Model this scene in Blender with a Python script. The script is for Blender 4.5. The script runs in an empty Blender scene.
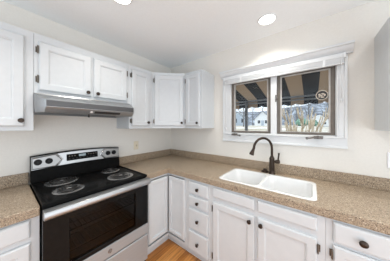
import bpy, bmesh, math, random
from mathutils import Vector, Matrix
random.seed(7)
SC = bpy.context.scene
COL = SC.collection
PI = math.pi

# ------------------------------------------------------------------ camera
cam_d = bpy.data.cameras.new('camera')
cam = bpy.data.objects.new('camera', cam_d)
COL.objects.link(cam)
cam.location = (1.9938, -1.8681, 1.4336)
cam.rotation_euler = (PI / 2, 0, 0.6585)
cam_d.sensor_width = 36.0
cam_d.lens = 151.24 / 390 * 36
cam_d.shift_y = -5.06 / 390
cam_d.clip_start = 0.02
cam_d.clip_end = 400
SC.camera = cam

# ------------------------------------------------------------------ world, sun, exposure
WORLD_STRENGTH = 1.75
CAN_POWER = 4.0
wd = bpy.data.worlds.new('overcast_sky')
SC.world = wd
wd.use_nodes = True
wn = wd.node_tree.nodes
wn['Background'].inputs[0].default_value = (0.86, 0.93, 1.0, 1)
wn['Background'].inputs[1].default_value = WORLD_STRENGTH
sun_d = bpy.data.lights.new('sun', 'SUN')
sun_d.energy = 1.2
sun_d.angle = 0.05
sun_d.color = (1, 0.95, 0.86)
sun = bpy.data.objects.new('sun', sun_d)
COL.objects.link(sun)
sun.rotation_euler = (math.radians(52), 0, math.radians(-68))
sun.location = (-8, 4, 12)
# added fill lights with no modelled source, behind and beside the camera
for nm_, loc_, rot_, sx_, sy_, p_ in (('fill_back', (1.9, -3.15, 1.0), (PI / 2 + 0.3, 0, 0), 3.0, 1.8, 2),
                                      ('fill_side', (3.55, -1.6, 1.0), (PI / 2 + 0.3, 0, PI / 2), 2.6, 1.8, 19)):
    al = bpy.data.lights.new(nm_, 'AREA')
    al.shape = 'RECTANGLE'
    al.size, al.size_y = sx_, sy_
    al.energy = p_
    al.color = (0.97, 0.985, 1.0)
    ao = bpy.data.objects.new(nm_, al)
    COL.objects.link(ao)
    ao.location = loc_
    ao.rotation_euler = rot_
SC.view_settings.view_transform = 'Standard'
SC.view_settings.look = 'None'
SC.view_settings.gamma = 1
SC.view_settings.use_curve_mapping = False
SC.view_settings.exposure = -0.04
SC.cycles.max_bounces = 10
SC.cycles.diffuse_bounces = 6
SC.cycles.glossy_bounces = 5
SC.cycles.transparent_max_bounces = 10
SC.cycles.caustics_reflective = False
SC.cycles.caustics_refractive = False
SC.cycles.sample_clamp_indirect = 6


# ------------------------------------------------------------------ materials
def mat(name, col, rough=0.5, metal=0.0, spec=0.5, coat=0.0):
    m = bpy.data.materials.new(name)
    m.use_nodes = True
    b = m.node_tree.nodes['Principled BSDF']
    b.inputs['Base Color'].default_value = (*col, 1)
    b.inputs['Roughness'].default_value = rough
    b.inputs['Metallic'].default_value = metal
    b.inputs['Specular IOR Level'].default_value = spec
    b.inputs['Coat Weight'].default_value = coat
    b.inputs['Coat Roughness'].default_value = 0.05
    return m


def nd(m, kind, **kw):
    n = m.node_tree.nodes.new(kind)
    for k, v in kw.items():
        setattr(n, k, v)
    return n


def ln(m, a, ai, b, bi):
    m.node_tree.links.new(a.outputs[ai], b.inputs[bi])


def bsdf(m):
    return m.node_tree.nodes['Principled BSDF']


def ramp(m, stops, interp='LINEAR'):
    r = nd(m, 'ShaderNodeValToRGB')
    r.color_ramp.interpolation = interp
    e = r.color_ramp.elements
    while len(e) < len(stops):
        e.new(0.5)
    for i, (p, c) in enumerate(stops):
        e[i].position = p
        e[i].color = (*c, 1)
    return r


def noise(m, scale, detail=3, vec=None, rough=0.5):
    n = nd(m, 'ShaderNodeTexNoise')
    n.inputs['Scale'].default_value = scale
    n.inputs['Detail'].default_value = detail
    n.inputs['Roughness'].default_value = rough
    if vec is None:
        t = nd(m, 'ShaderNodeTexCoord')
        ln(m, t, 'Object', n, 'Vector')
    else:
        m.node_tree.links.new(vec, n.inputs['Vector'])
    return n


def mottled(name, stops, scale, rough=0.5, detail=3, bump=0.0, metal=0.0):
    m = mat(name, stops[0][1], rough, metal)
    n = noise(m, scale, detail)
    r = ramp(m, stops)
    ln(m, n, 'Fac', r, 'Fac')
    ln(m, r, 'Color', bsdf(m), 'Base Color')
    if bump:
        b = nd(m, 'ShaderNodeBump')
        b.inputs['Strength'].default_value = bump
        b.inputs['Distance'].default_value = 0.002
        ln(m, n, 'Fac', b, 'Height')
        ln(m, b, 'Normal', bsdf(m), 'Normal')
    return m


def mapped(m, scale):
    t = nd(m, 'ShaderNodeTexCoord')
    p = nd(m, 'ShaderNodeMapping')
    p.inputs['Scale'].default_value = scale
    ln(m, t, 'Object', p, 'Vector')
    return p.outputs['Vector']


M = {}
M['wall'] = mottled('wall_paint', [(0.35, (0.715, 0.69, 0.645)), (0.65, (0.735, 0.71, 0.665))], 60, 0.85, 4, 0.08)
M['ceiling'] = mottled('ceiling_paint', [(0.35, (0.85, 0.88, 0.895)), (0.65, (0.87, 0.90, 0.915))], 70, 0.9, 4, 0.08)
M['cab'] = mottled('white_cabinet_paint', [(0.3, (0.558, 0.582, 0.600)), (0.7, (0.578, 0.602, 0.620))], 25, 0.38, 2)
M['trim'] = mottled('white_trim_paint', [(0.3, (0.65, 0.665, 0.675)), (0.7, (0.67, 0.685, 0.695))], 25, 0.4, 2)
M['blind'] = mottled('blind_vinyl', [(0.3, (0.62, 0.64, 0.655)), (0.7, (0.65, 0.67, 0.685))], 30, 0.5, 2)
M['bronze'] = mottled('oil_rubbed_bronze', [(0.3, (0.030, 0.022, 0.018)), (0.75, (0.075, 0.052, 0.040))], 90, 0.36, 3, 0, 0.75)
M['hinge'] = mottled('antique_hinge_metal', [(0.3, (0.10, 0.085, 0.07)), (0.75, (0.20, 0.175, 0.15))], 120, 0.42, 3, 0, 0.7)
M['black'] = mottled('black_enamel', [(0.3, (0.007, 0.007, 0.007)), (0.7, (0.010, 0.010, 0.010))], 40, 0.14, 2)
bsdf(M['black']).inputs['IOR'].default_value = 1.07
M['blackglass'] = mottled('black_door_glass', [(0.3, (0.007, 0.007, 0.007)), (0.7, (0.010, 0.010, 0.010))], 40, 0.06, 2)
bsdf(M['blackglass']).inputs['IOR'].default_value = 1.24
M['blackmatte'] = mottled('black_plastic', [(0.3, (0.012, 0.012, 0.013)), (0.7, (0.018, 0.018, 0.019))], 40, 0.35, 2)
bsdf(M['blackmatte']).inputs['IOR'].default_value = 1.2
M['coil'] = mottled('coil_element', [(0.3, (0.02, 0.02, 0.02)), (0.7, (0.04, 0.039, 0.038))], 80, 0.32, 2, 0, 0.4)
M['bowl'] = mottled('drip_bowl_chrome', [(0.3, (0.42, 0.42, 0.42)), (0.7, (0.48, 0.48, 0.48))], 20, 0.25, 2, 0, 0.9)
M['chrome'] = mottled('chrome', [(0.3, (0.70, 0.70, 0.70)), (0.7, (0.76, 0.76, 0.76))], 20, 0.13, 2, 0, 1.0)
M['porcelain'] = mottled('sink_white', [(0.3, (0.71, 0.72, 0.725)), (0.7, (0.73, 0.74, 0.745))], 20, 0.22, 2)
M['almond'] = mottled('almond_plastic', [(0.3, (0.66, 0.59, 0.46)), (0.7, (0.69, 0.62, 0.49))], 30, 0.4, 2)
M['almonddark'] = mottled('almond_toggle', [(0.3, (0.42, 0.35, 0.25)), (0.7, (0.46, 0.39, 0.28))], 30, 0.4, 2)
M['plate'] = mottled('white_plate', [(0.3, (0.80, 0.80, 0.82)), (0.7, (0.83, 0.83, 0.85))], 30, 0.4, 2)
M['slot'] = mottled('dark_slot', [(0.3, (0.02, 0.02, 0.02)), (0.7, (0.03, 0.03, 0.03))], 30, 0.5, 2)
M['sash'] = mottled('taupe_sash', [(0.3, (0.115, 0.098, 0.082)), (0.7, (0.145, 0.125, 0.105))], 30, 0.5, 2)
M['screenframe'] = mottled('aluminium_screen_frame', [(0.3, (0.44, 0.42, 0.40)), (0.7, (0.50, 0.48, 0.455))], 30, 0.4, 2)
M['crank'] = mottled('crank_metal', [(0.3, (0.13, 0.12, 0.115)), (0.7, (0.20, 0.19, 0.18))], 80, 0.4, 2, 0, 0.6)
M['badgeblack'] = mottled('badge_black', [(0.3, (0.012, 0.012, 0.014)), (0.7, (0.02, 0.02, 0.022))], 50, 0.5, 2)
M['badgetan'] = mottled('badge_tan', [(0.3, (0.46, 0.40, 0.33)), (0.7, (0.52, 0.46, 0.38))], 50, 0.5, 2)


def steel(name, c, rough, axis, metal=0.75):
    m = mat(name, c, rough, metal)
    sc = {'x': (3, 260, 260), 'z': (260, 260, 3)}[axis]
    n = noise(m, 1.0, 3, mapped(m, sc))
    r = ramp(m, [(0.3, tuple(v * 0.92 for v in c)), (0.7, tuple(min(1, v * 1.06) for v in c))])
    ln(m, n, 'Fac', r, 'Fac')
    ln(m, r, 'Color', bsdf(m), 'Base Color')
    mr = nd(m, 'ShaderNodeMapRange')
    mr.inputs['To Min'].default_value = rough - 0.05
    mr.inputs['To Max'].default_value = rough + 0.07
    ln(m, n, 'Fac', mr, 'Value')
    ln(m, mr, 'Result', bsdf(m), 'Roughness')
    return m


M['steel'] = steel('brushed_stainless', (0.42, 0.43, 0.44), 0.30, 'x', 0.85)
M['steelplate'] = steel('end_plate_stainless', (0.34, 0.34, 0.34), 0.36, 'x', 0.8)
M['steeldoor'] = steel('door_stainless', (0.40, 0.425, 0.45), 0.42, 'x', 0.45)
M['steelhood'] = steel('hood_stainless', (0.34, 0.35, 0.36), 0.30, 'x', 0.7)
M['steelband'] = steel('stainless_dark_reflection', (0.10, 0.10, 0.103), 0.42, 'x', 0.6)  # reflection of a dark room put into the hood band's base colour
M['steelbright'] = steel('polished_bevel_steel', (0.80, 0.80, 0.79), 0.2, 'x')

# speckled solid surface counter
m = mat('speckled_counter', (0.42, 0.32, 0.23), 0.36, spec=0.35)
v = nd(m, 'ShaderNodeTexVoronoi')
v.inputs['Scale'].default_value = 300
t = nd(m, 'ShaderNodeTexCoord')
ln(m, t, 'Object', v, 'Vector')
sep = nd(m, 'ShaderNodeSeparateColor')
ln(m, v, 'Color', sep, 'Color')
r1 = ramp(m, [(0.0, (0.10, 0.072, 0.052)), (0.10, (0.23, 0.175, 0.125)), (0.28, (0.34, 0.265, 0.19)), (0.62, (0.40, 0.315, 0.225)),
              (0.86, (0.47, 0.385, 0.285)), (0.95, (0.60, 0.52, 0.41))], 'CONSTANT')
ln(m, sep, 'Red', r1, 'Fac')
n2 = noise(m, 55, 4)
r2 = ramp(m, [(0.35, (0.84, 0.83, 0.82)), (0.65, (1.0, 1.0, 1.0))])
ln(m, n2, 'Fac', r2, 'Fac')
mx = nd(m, 'ShaderNodeMix', data_type='RGBA', blend_type='MULTIPLY')
mx.inputs['Factor'].default_value = 1
m.node_tree.links.new(r1.outputs['Color'], mx.inputs[6])
m.node_tree.links.new(r2.outputs['Color'], mx.inputs[7])
m.node_tree.links.new(mx.outputs[2], bsdf(m).inputs['Base Color'])
M['counter'] = m

# oak strip floor, boards running along world y
m = mat('oak_floor', (0.4, 0.2, 0.08), 0.3)
br = nd(m, 'ShaderNodeTexBrick')
br.offset = 0.37
br.inputs['Scale'].default_value = 1
br.inputs['Brick Width'].default_value = 0.9
br.inputs['Row Height'].default_value = 0.057
br.inputs['Mortar Size'].default_value = 0.0012
br.inputs['Color1'].default_value = (0.47, 0.185, 0.045, 1)
br.inputs['Color2'].default_value = (0.66, 0.30, 0.085, 1)
br.inputs['Mortar'].default_value = (0.10, 0.04, 0.015, 1)
t = nd(m, 'ShaderNodeTexCoord')
p = nd(m, 'ShaderNodeMapping')
p.inputs['Rotation'].default_value = (0, 0, PI / 2)
ln(m, t, 'Object', p, 'Vector')
ln(m, p, 'Vector', br, 'Vector')
g = noise(m, 1, 4, mapped(m, (70, 4, 1)))
gr = ramp(m, [(0.3, (0.62, 0.58, 0.55)), (0.68, (1.1, 1.1, 1.1))])
ln(m, g, 'Fac', gr, 'Fac')
mx = nd(m, 'ShaderNodeMix', data_type='RGBA', blend_type='MULTIPLY')
mx.inputs['Factor'].default_value = 1
m.node_tree.links.new(br.outputs['Color'], mx.inputs[6])
m.node_tree.links.new(gr.outputs['Color'], mx.inputs[7])
m.node_tree.links.new(mx.outputs[2], bsdf(m).inputs['Base Color'])
M['floor'] = m


def glassmat(name, tint, refl):
    m = bpy.data.materials.new(name)
    m.use_nodes = True
    nt = m.node_tree
    nt.nodes.clear()
    o = nt.nodes.new('ShaderNodeOutputMaterial')
    mixs = nt.nodes.new('ShaderNodeMixShader')
    tr = nt.nodes.new('ShaderNodeBsdfTransparent')
    tr.inputs[0].default_value = (*tint, 1)
    gl = nt.nodes.new('ShaderNodeBsdfGlossy')
    gl.inputs['Roughness'].default_value = 0.02
    lw = nt.nodes.new('ShaderNodeFresnel')
    lw.inputs['IOR'].default_value = refl
    nt.links.new(lw.outputs[0], mixs.inputs[0])
    nt.links.new(tr.outputs[0], mixs.inputs[1])
    nt.links.new(gl.outputs[0], mixs.inputs[2])
    nt.links.new(mixs.outputs[0], o.inputs[0])
    return m


M['glass'] = glassmat('window_glass', (0.93, 0.95, 0.96), 1.25)
M['ovenglass'] = glassmat('oven_window_glass', (0.66, 0.64, 0.635), 1.24)


def emit(name, col, s):
    m = mat(name, col, 0.4)
    bsdf(m).inputs['Emission Color'].default_value = (*col, 1)
    bsdf(m).inputs['Emission Strength'].default_value = s
    return m


M['lens'] = emit('lamp_lens', (1.0, 0.97, 0.90), 3.0)
M['screen'] = emit('clock_screen', (0.22, 0.27, 0.29), 0.3)

# awning canvas: wide stripes across world x
m = mat('striped_canvas', (0.4, 0.3, 0.2), 0.9)
t = nd(m, 'ShaderNodeTexCoord')
s = nd(m, 'ShaderNodeSeparateXYZ')
ln(m, t, 'Object', s, 'Vector')
a = nd(m, 'ShaderNodeMath', operation='SUBTRACT')
a.inputs[1].default_value = 0.939
ln(m, s, 'X', a, 0)
b = nd(m, 'ShaderNodeMath', operation='DIVIDE')
b.inputs[1].default_value = 0.378
ln(m, a, 'Value', b, 0)
c = nd(m, 'ShaderNodeMath', operation='FRACT')
ln(m, b, 'Value', c, 0)
r = ramp(m, [(0.0, (0.41, 0.305, 0.225)), (0.5, (0.016, 0.020, 0.029))], 'CONSTANT')
ln(m, c, 'Value', r, 'Fac')
ln(m, r, 'Color', bsdf(m), 'Base Color')
tl = nd(m, 'ShaderNodeBsdfTranslucent')
ln(m, r, 'Color', tl, 'Color')
ms = nd(m, 'ShaderNodeMixShader')
ms.inputs[0].default_value = 0.2
nt = m.node_tree
nt.links.new(bsdf(m).outputs[0], ms.inputs[1])
nt.links.new(tl.outputs[0], ms.inputs[2])
nt.links.new(ms.outputs[0], nt.nodes['Material Output'].inputs[0])
M['canvas'] = m
M['awnmetal'] = mottled('awning_frame_metal', [(0.3, (0.10, 0.105, 0.115)), (0.7, (0.14, 0.145, 0.155))], 20, 0.5, 2)
M['awnbar'] = mottled('awning_bar_grey', [(0.3, (0.20, 0.21, 0.23)), (0.7, (0.27, 0.28, 0.30))], 20, 0.5, 2)
M['ground'] = mottled('winter_lawn', [(0.35, (0.38, 0.33, 0.24)), (0.5, (0.55, 0.50, 0.40)), (0.62, (0.78, 0.78, 0.78))], 0.35, 0.95, 5)
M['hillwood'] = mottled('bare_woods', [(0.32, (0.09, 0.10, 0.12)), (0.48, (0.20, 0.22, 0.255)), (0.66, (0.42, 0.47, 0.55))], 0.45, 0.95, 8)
M['street'] = mottled('wet_asphalt', [(0.3, (0.24, 0.26, 0.29)), (0.7, (0.32, 0.34, 0.37))], 1.0, 0.7, 3)
M['bark'] = mottled('pale_bark', [(0.3, (0.36, 0.28, 0.19)), (0.7, (0.66, 0.55, 0.41))], 14, 0.85, 4)
M['greybark'] = mottled('grey_bark', [(0.3, (0.12, 0.12, 0.125)), (0.7, (0.22, 0.215, 0.21))], 6, 0.9, 4)
M['siding'] = mottled('white_siding', [(0.3, (0.80, 0.82, 0.85)), (0.7, (0.86, 0.88, 0.90))], 2, 0.7, 2)
M['bluesiding'] = mottled('blue_siding', [(0.3, (0.42, 0.49, 0.58)), (0.7, (0.48, 0.55, 0.63))], 2, 0.7, 2)
M['roof'] = mottled('grey_shingles', [(0.3, (0.15, 0.16, 0.18)), (0.7, (0.25, 0.26, 0.28))], 5, 0.85, 4)
M['paleroof'] = mottled('frosted_shingles', [(0.3, (0.66, 0.70, 0.74)), (0.7, (0.80, 0.83, 0.86))], 5, 0.85, 4)
M['pane'] = mottled('dark_pane', [(0.3, (0.05, 0.06, 0.07)), (0.7, (0.09, 0.10, 0.12))], 2, 0.2, 2)
M['evergreen'] = mottled('evergreen_leaf', [(0.3, (0.05, 0.13, 0.09)), (0.55, (0.20, 0.36, 0.28)), (0.7, (0.5, 0.6, 0.55))], 3, 0.9, 5)


# ------------------------------------------------------------------ mesh helpers
class MB:
    def __init__(s):
        s.bm = bmesh.new()

    def box(s, x0, x1, y0, y1, z0, z1):
        vs = [s.bm.verts.new((x, y, z)) for x in (x0, x1) for y in (y0, y1) for z in (z0, z1)]
        for f in ((0, 1, 3, 2), (4, 6, 7, 5), (0, 4, 5, 1), (2, 3, 7, 6), (0, 2, 6, 4), (1, 5, 7, 3)):
            s.bm.faces.new([vs[i] for i in f])
        return s

    def rings(s, rings, cap0=True, cap1=True, closed=True):
        rv = [[s.bm.verts.new(p) for p in r] for r in rings]
        n = len(rv[0])
        for a, b in zip(rv, rv[1:]):
            for i in range(n if closed else n - 1):
                j = (i + 1) % n
                s.bm.faces.new((a[i], a[j], b[j], b[i]))
        if cap0:
            s.bm.faces.new(rv[0][::-1])
        if cap1:
            s.bm.faces.new(rv[-1])
        return s

    def loft_closed(s, rings):
        rv = [[s.bm.verts.new(p) for p in r] for r in rings]
        n = len(rv[0])
        for k in range(len(rv)):
            a, b = rv[k], rv[(k + 1) % len(rv)]
            for i in range(n):
                j = (i + 1) % n
                s.bm.faces.new((a[i], a[j], b[j], b[i]))
        return s

    def prism(s, pts, axis, a0, a1):
        """pts: 2D polygon in the two other axes, in x,y,z order"""
        def P(p, a):
            q = list(p)
            q.insert('xyz'.index(axis), a)
            return q
        return s.rings([[P(p, a0) for p in pts], [P(p, a1) for p in pts]])

    def lathe(s, prof, origin=(0, 0, 0), axis=(0, 0, 1), n=20):
        ax = Vector(axis).normalized()
        u = ax.orthogonal().normalized()
        w = ax.cross(u)
        o = Vector(origin)
        rings = []
        for r, h in prof:
            rings.append([o + ax * h + (u * math.cos(2 * PI * k / n) + w * math.sin(2 * PI * k / n)) * max(r, 1e-5) for k in range(n)])
        return s.rings(rings)

    def tube(s, pts, rad, n=10):
        pts = [Vector(p) for p in pts]
        rr = rad if isinstance(rad, (list, tuple)) else [rad] * len(pts)
        t0 = (pts[1] - pts[0]).normalized()
        u = t0.orthogonal().normalized()
        rings = []
        for i, p in enumerate(pts):
            t = (pts[min(i + 1, len(pts) - 1)] - pts[max(i - 1, 0)]).normalized()
            u = (u - t * u.dot(t)).normalized()
            w = t.cross(u)
            rings.append([p + (u * math.cos(2 * PI * k / n) + w * math.sin(2 * PI * k / n)) * rr[i] for k in range(n)])
        return s.rings(rings)

    def grid_slab(s, xs, ys, keep, a0, a1, axis):
        """cells of a grid extruded along axis; keep(i, j) tells which cells are solid"""
        def P(i, j, a):
            q = [xs[i], ys[j]]
            q.insert('xyz'.index(axis), a)
            return q
        V = {}

        def vert(i, j, k):
            if (i, j, k) not in V:
                V[(i, j, k)] = s.bm.verts.new(P(i, j, (a0, a1)[k]))
            return V[(i, j, k)]
        nx, ny = len(xs) - 1, len(ys) - 1
        K = lambda i, j: 0 <= i < nx and 0 <= j < ny and keep(i, j)
        for i in range(nx):
            for j in range(ny):
                if not K(i, j):
                    continue
                for k in (0, 1):
                    s.bm.faces.new([vert(i, j, k), vert(i + 1, j, k), vert(i + 1, j + 1, k), vert(i, j + 1, k)])
                for (di, dj, p, q) in ((-1, 0, (i, j), (i, j + 1)), (1, 0, (i + 1, j), (i + 1, j + 1)), (0, -1, (i, j), (i + 1, j)), (0, 1, (i, j + 1), (i + 1, j + 1))):
                    if not K(i + di, j + dj):
                        s.bm.faces.new([vert(*p, 0), vert(*q, 0), vert(*q, 1), vert(*p, 1)])
        return s

    def build(s, name, material, parent=None, smooth=False, bevel=0.0, seg=2, angle=40, weld=True):
        if weld:
            bmesh.ops.remove_doubles(s.bm, verts=s.bm.verts, dist=1e-6)
        bmesh.ops.recalc_face_normals(s.bm, faces=s.bm.faces)
        me = bpy.data.meshes.new(name)
        s.bm.to_mesh(me)
        s.bm.free()
        me.materials.append(material)
        o = bpy.data.objects.new(name, me)
        COL.objects.link(o)
        if parent is not None:
            o.parent = parent
        if smooth:
            me.shade_smooth()
            if smooth != 'all':
                me.set_sharp_from_angle(angle=math.radians(angle))
        if bevel:
            bv = o.modifiers.new('edge', 'BEVEL')
            bv.width = bevel
            bv.segments = seg
            bv.limit_method = 'ANGLE'
            bv.angle_limit = math.radians(30)
        return o


def thing(name, label, cat, loc=(0, 0, 0), rz=0.0, group=None):
    o = bpy.data.objects.new(name, None)
    o.empty_display_size = 0.1
    COL.objects.link(o)
    o.location = loc
    o.rotation_euler = (0, 0, rz)
    o['label'] = label
    o['category'] = cat
    if group:
        o['group'] = group
    return o


def tag(o, label, cat, group=None):
    o['label'] = label
    o['category'] = cat
    if group:
        o['group'] = group
    return o


def struct(o):
    o['kind'] = 'structure'
    return o


# ------------------------------------------------------------------ the setting
H = 2.45
XR, YB = 3.6, -3.2          # how far the room is modelled
WX0, WX1, WZ0, WZ1 = 1.149, 2.168, 1.335, 2.005     # window opening

struct(MB().box(0, XR, YB, 0, -0.05, 0).build('floor', M['floor']))
struct(MB().box(-0.15, XR, YB, 0.15, H, H + 0.12).build('ceiling', M['ceiling']))
struct(MB().box(-0.15, 0, YB, 0.15, -0.6, H).build('wall_left', M['wall']))
struct(MB().grid_slab([0, WX0, WX1, XR], [-0.6, WZ0, WZ1, H], lambda i, j: not (i == 1 and j == 1), 0, 0.15, 'y').build('wall_back', M['wall']))

# window: casing, mullion, two casement sashes with glass
win = struct(bpy.data.objects.new('window_1', None))
COL.objects.link(win)
win.location = (0, 0, 0)
CY = -0.024


def casing(name, x0, x1, z0, z1, back=True):
    mb = MB()
    mb.box(x0, x1, CY + 0.006, 0, z0, z1)
    return mb


c = MB().box(1.042, 1.149, -0.018, 0, 1.318, 2.055)
c.box(1.042, 1.064, -0.028, -0.018, 1.318, 2.055)
c.box(1.133, 1.149, -0.024, -0.018, 1.335, 2.055)
c.build('window_casing', M['trim'], win, bevel=0.003)
c = MB().box(2.168, 2.238, -0.018, 0, 1.318, 2.055)
c.box(2.218, 2.238, -0.028, -0.018, 1.318, 2.055)
c.box(2.168, 2.18, -0.024, -0.018, 1.335, 2.055)
c.build('window_casing', M['trim'], win, bevel=0.003)
c = MB().box(1.149, 2.168, -0.018, 0, 1.988, 2.055)
c.build('window_casing', M['trim'], win, bevel=0.003)
c = MB().box(1.042, 2.238, -0.018, 0, 1.228, 1.318)
c.box(1.042, 2.238, -0.028, -0.018, 1.228, 1.248)
c.build('window_apron', M['trim'], win, bevel=0.003)
c = MB().box(1.064, 2.218, -0.034, 0.0, 1.318, 1.335)
c.build('window_sill', M['trim'], win, bevel=0.004)
c = MB().box(1.629, 1.689, -0.022, 0.14, 1.335, 1.99)
c.build('mullion', M['trim'], win, bevel=0.003)
jb = MB().box(WX0, WX0 + 0.006, 0, 0.15, WZ0, WZ1).box(WX1 - 0.006, WX1, 0, 0.15, WZ0, WZ1)
jb.box(WX0, WX1, 0, 0.15, WZ0, WZ0 + 0.006).box(WX0, WX1, 0, 0.15, WZ1 - 0.006, WZ1)
jb.build('window_jamb', M['trim'], win)


def frame(x0, x1, z0, z1, y0, y1, wl, wr, wb, wt):
    return MB().grid_slab([x0, x0 + wl, x1 - wr, x1], [z0, z0 + wb, z1 - wt, z1], lambda i, j: not (i == 1 and j == 1), y0, y1, 'y')


for (x0, x1) in ((1.156, 1.629), (1.689, 2.161)):
    sash = frame(x0, x1, 1.342, 1.998, 0.002, 0.05, 0.03, 0.03, 0.022, 0.03).build('window_sash', M['sash'], win, bevel=0.003)
    frame(x0 + 0.030, x1 - 0.030, 1.364, 1.968, 0.014, 0.026, 0.014, 0.014, 0.006, 0.012).build('screen_frame', M['screenframe'], sash)
    MB().box(x0 + 0.028, x1 - 0.028, 0.034, 0.038, 1.362, 1.97).build('glass_pane', M['glass'], sash)
# casement crank handles and sash lock
for (xa, d) in ((1.215, 1), (2.040, -1)):
    mb = MB().prism([(-0.0335, 1.308), (-0.056, 1.308), (-0.058, 1.322), (-0.046, 1.334), (-0.0335, 1.334)], 'x', xa - 0.034, xa + 0.034)
    mb.lathe([(0.012, 0), (0.012, 0.012), (0.008, 0.016)], (xa + d * 0.005, -0.054, 1.322), (0, -0.8, 0.6), 12)
    mb.tube([(xa + d * 0.005, -0.064, 1.328), (xa + d * 0.03, -0.080, 1.324), (xa + d * 0.060, -0.084, 1.314), (xa + d * 0.085, -0.085, 1.312)], [0.009, 0.008, 0.0075, 0.007], 8)
    mb.lathe([(0.004, 0), (0.010, 0.003), (0.010, 0.020), (0.004, 0.023)], (xa + d * 0.085, -0.085, 1.300), (0, 0, 1), 10)
    mb.build('crank_handle', M['crank'], win, smooth=True, weld=False)
mb = MB().box(1.676, 1.690, -0.030, -0.022, 1.69, 1.765)
mb.tube([(1.684, -0.030, 1.742), (1.687, -0.042, 1.735), (1.694, -0.044, 1.705)], [0.006, 0.006, 0.005], 8)
mb.build('sash_lock', M['crank'], win, smooth=True)

# cornice moulding above the window
prof = [(0.0, 2.060), (-0.030, 2.060), (-0.034, 2.072), (-0.050, 2.082), (-0.064, 2.104), (-0.068, 2.118), (-0.082, 2.120), (-0.084, 2.138), (0.0, 2.140)]
mb = MB().rings([[(1.020, y, z) for y, z in prof], [(2.272, y, z) for y, z in prof]])
tag(mb.build('cornice_moulding', M['trim'], smooth=True, angle=35), 'white crown moulding shelf running across the top of the window casing', 'moulding')

# raised white mini blind under the moulding
bl = thing('window_blind', 'raised white mini blind gathered up tight beneath the window moulding', 'blind', (0, 0, 0))
MB().box(1.062, 2.222, -0.062, -0.0285, 2.022, 2.058).build('headrail', M['blind'], bl, bevel=0.004)
mb = MB()
for k in range(11):
    z = 2.0215 - k * 0.0037
    mb.rings([[(xx, -0.0612, z - 0.0032), (xx, -0.0612, z - 0.0006), (xx, -0.0455, z), (xx, -0.030, z - 0.0006), (xx, -0.030, z - 0.0032)] for xx in (1.071, 2.213)])
mb.build('slat_stack', M['blind'], bl)
MB().box(1.070, 2.214, -0.061, -0.030, 1.966, 1.980).build('bottom_rail', M['blind'], bl, bevel=0.004)
for x in (1.30, 1.70, 2.08):
    MB().box(x - 0.009, x + 0.009, -0.0645, -0.0605, 1.964, 2.022).build('ladder_tape', M['trim'], bl)
for x in (1.066, 2.206):
    MB().box(x, x + 0.018, -0.068, -0.0285, 2.016, 2.059).build('end_bracket', M['blind'], bl, bevel=0.002)
for x, zb in ((2.196, 1.66), (1.095, 1.40)):
    co = MB().tube([(x, -0.064, 2.03), (x, -0.066, 1.9), (x + 0.003, -0.040, 1.85), (x + 0.003, -0.036, zb)], 0.0022, 6).build('pull_cord', M['blind'], bl, smooth='all')
    MB().lathe([(0.002, 0.03), (0.006, 0.02), (0.008, 0.0), (0.002, -0.002)], (x + 0.003, -0.036, zb - 0.02), (0, 0, 1), 10).build('tassel', M['blind'], co, smooth=True)

# round badge stuck on the right pane
bd = thing('window_decal', 'round black and tan decal stuck on the window glass beside the sash', 'decal', (2.069, 0.0305, 1.725))
MB().lathe([(0.047, -0.001), (0.047, 0.002)], (0, 0, 0), (0, 1, 0), 32).build('backing', M['badgeblack'], bd)
mb = MB()
ring = lambda r, y: [(r * math.cos(2 * PI * k / 32), y, r * math.sin(2 * PI * k / 32)) for k in range(32)]
mb.loft_closed([ring(0.047, -0.0012), ring(0.047, -0.002), ring(0.0405, -0.002), ring(0.0405, -0.0012)])
mb.build('rim', M['badgetan'], bd)
mb = MB()
for (px, pz, rx, rzz) in ((-0.018, 0.006, 0.009, 0.010), (0.006, 0.012, 0.012, 0.007), (0.020, 0.000, 0.008, 0.011), (-0.004, -0.006, 0.010, 0.006), (0.004, -0.020, 0.014, 0.006), (-0.020, -0.014, 0.006, 0.006)):
    e = [(px + rx * math.cos(2 * PI * k / 14), pz + rzz * math.sin(2 * PI * k / 14)) for k in range(14)]
    mb.rings([[(x, -0.0012, z) for x, z in e], [(x, -0.002, z) for x, z in e]])
mb.build('emblem_marks', M['badgetan'], bd)


# ------------------------------------------------------------------ recessed ceiling lamps
def recessed(x, y, label, power=CAN_POWER):
    t = thing('recessed_light', label, 'ceiling light', (x, y, H), 0, 'recessed ceiling lights')
    rg = lambda r, z: [(r * math.cos(2 * PI * k / 40), r * math.sin(2 * PI * k / 40), z) for k in range(40)]
    MB().loft_closed([rg(0.080, -0.0005), rg(0.082, -0.005), rg(0.077, -0.009), rg(0.072, -0.008), rg(0.072, -0.0005)]).build('trim_ring', M['trim'], t, smooth=True)
    MB().lathe([(0.0715, -0.001), (0.0715, -0.007), (0.03, -0.0095), (0.0001, -0.010)], (0, 0, 0), (0, 0, 1), 32).build('lens', M['lens'], t, smooth=True)
    ld = bpy.data.lights.new('lamp', 'AREA')
    ld.shape = 'DISK'
    ld.size = 0.13
    ld.energy = power
    ld.color = (1.0, 0.955, 0.87)
    ld.spread = math.radians(122)
    lo = bpy.data.objects.new('lamp', ld)
    COL.objects.link(lo)
    lo.parent = t
    lo.location = (0, 0, -0.014)


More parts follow.
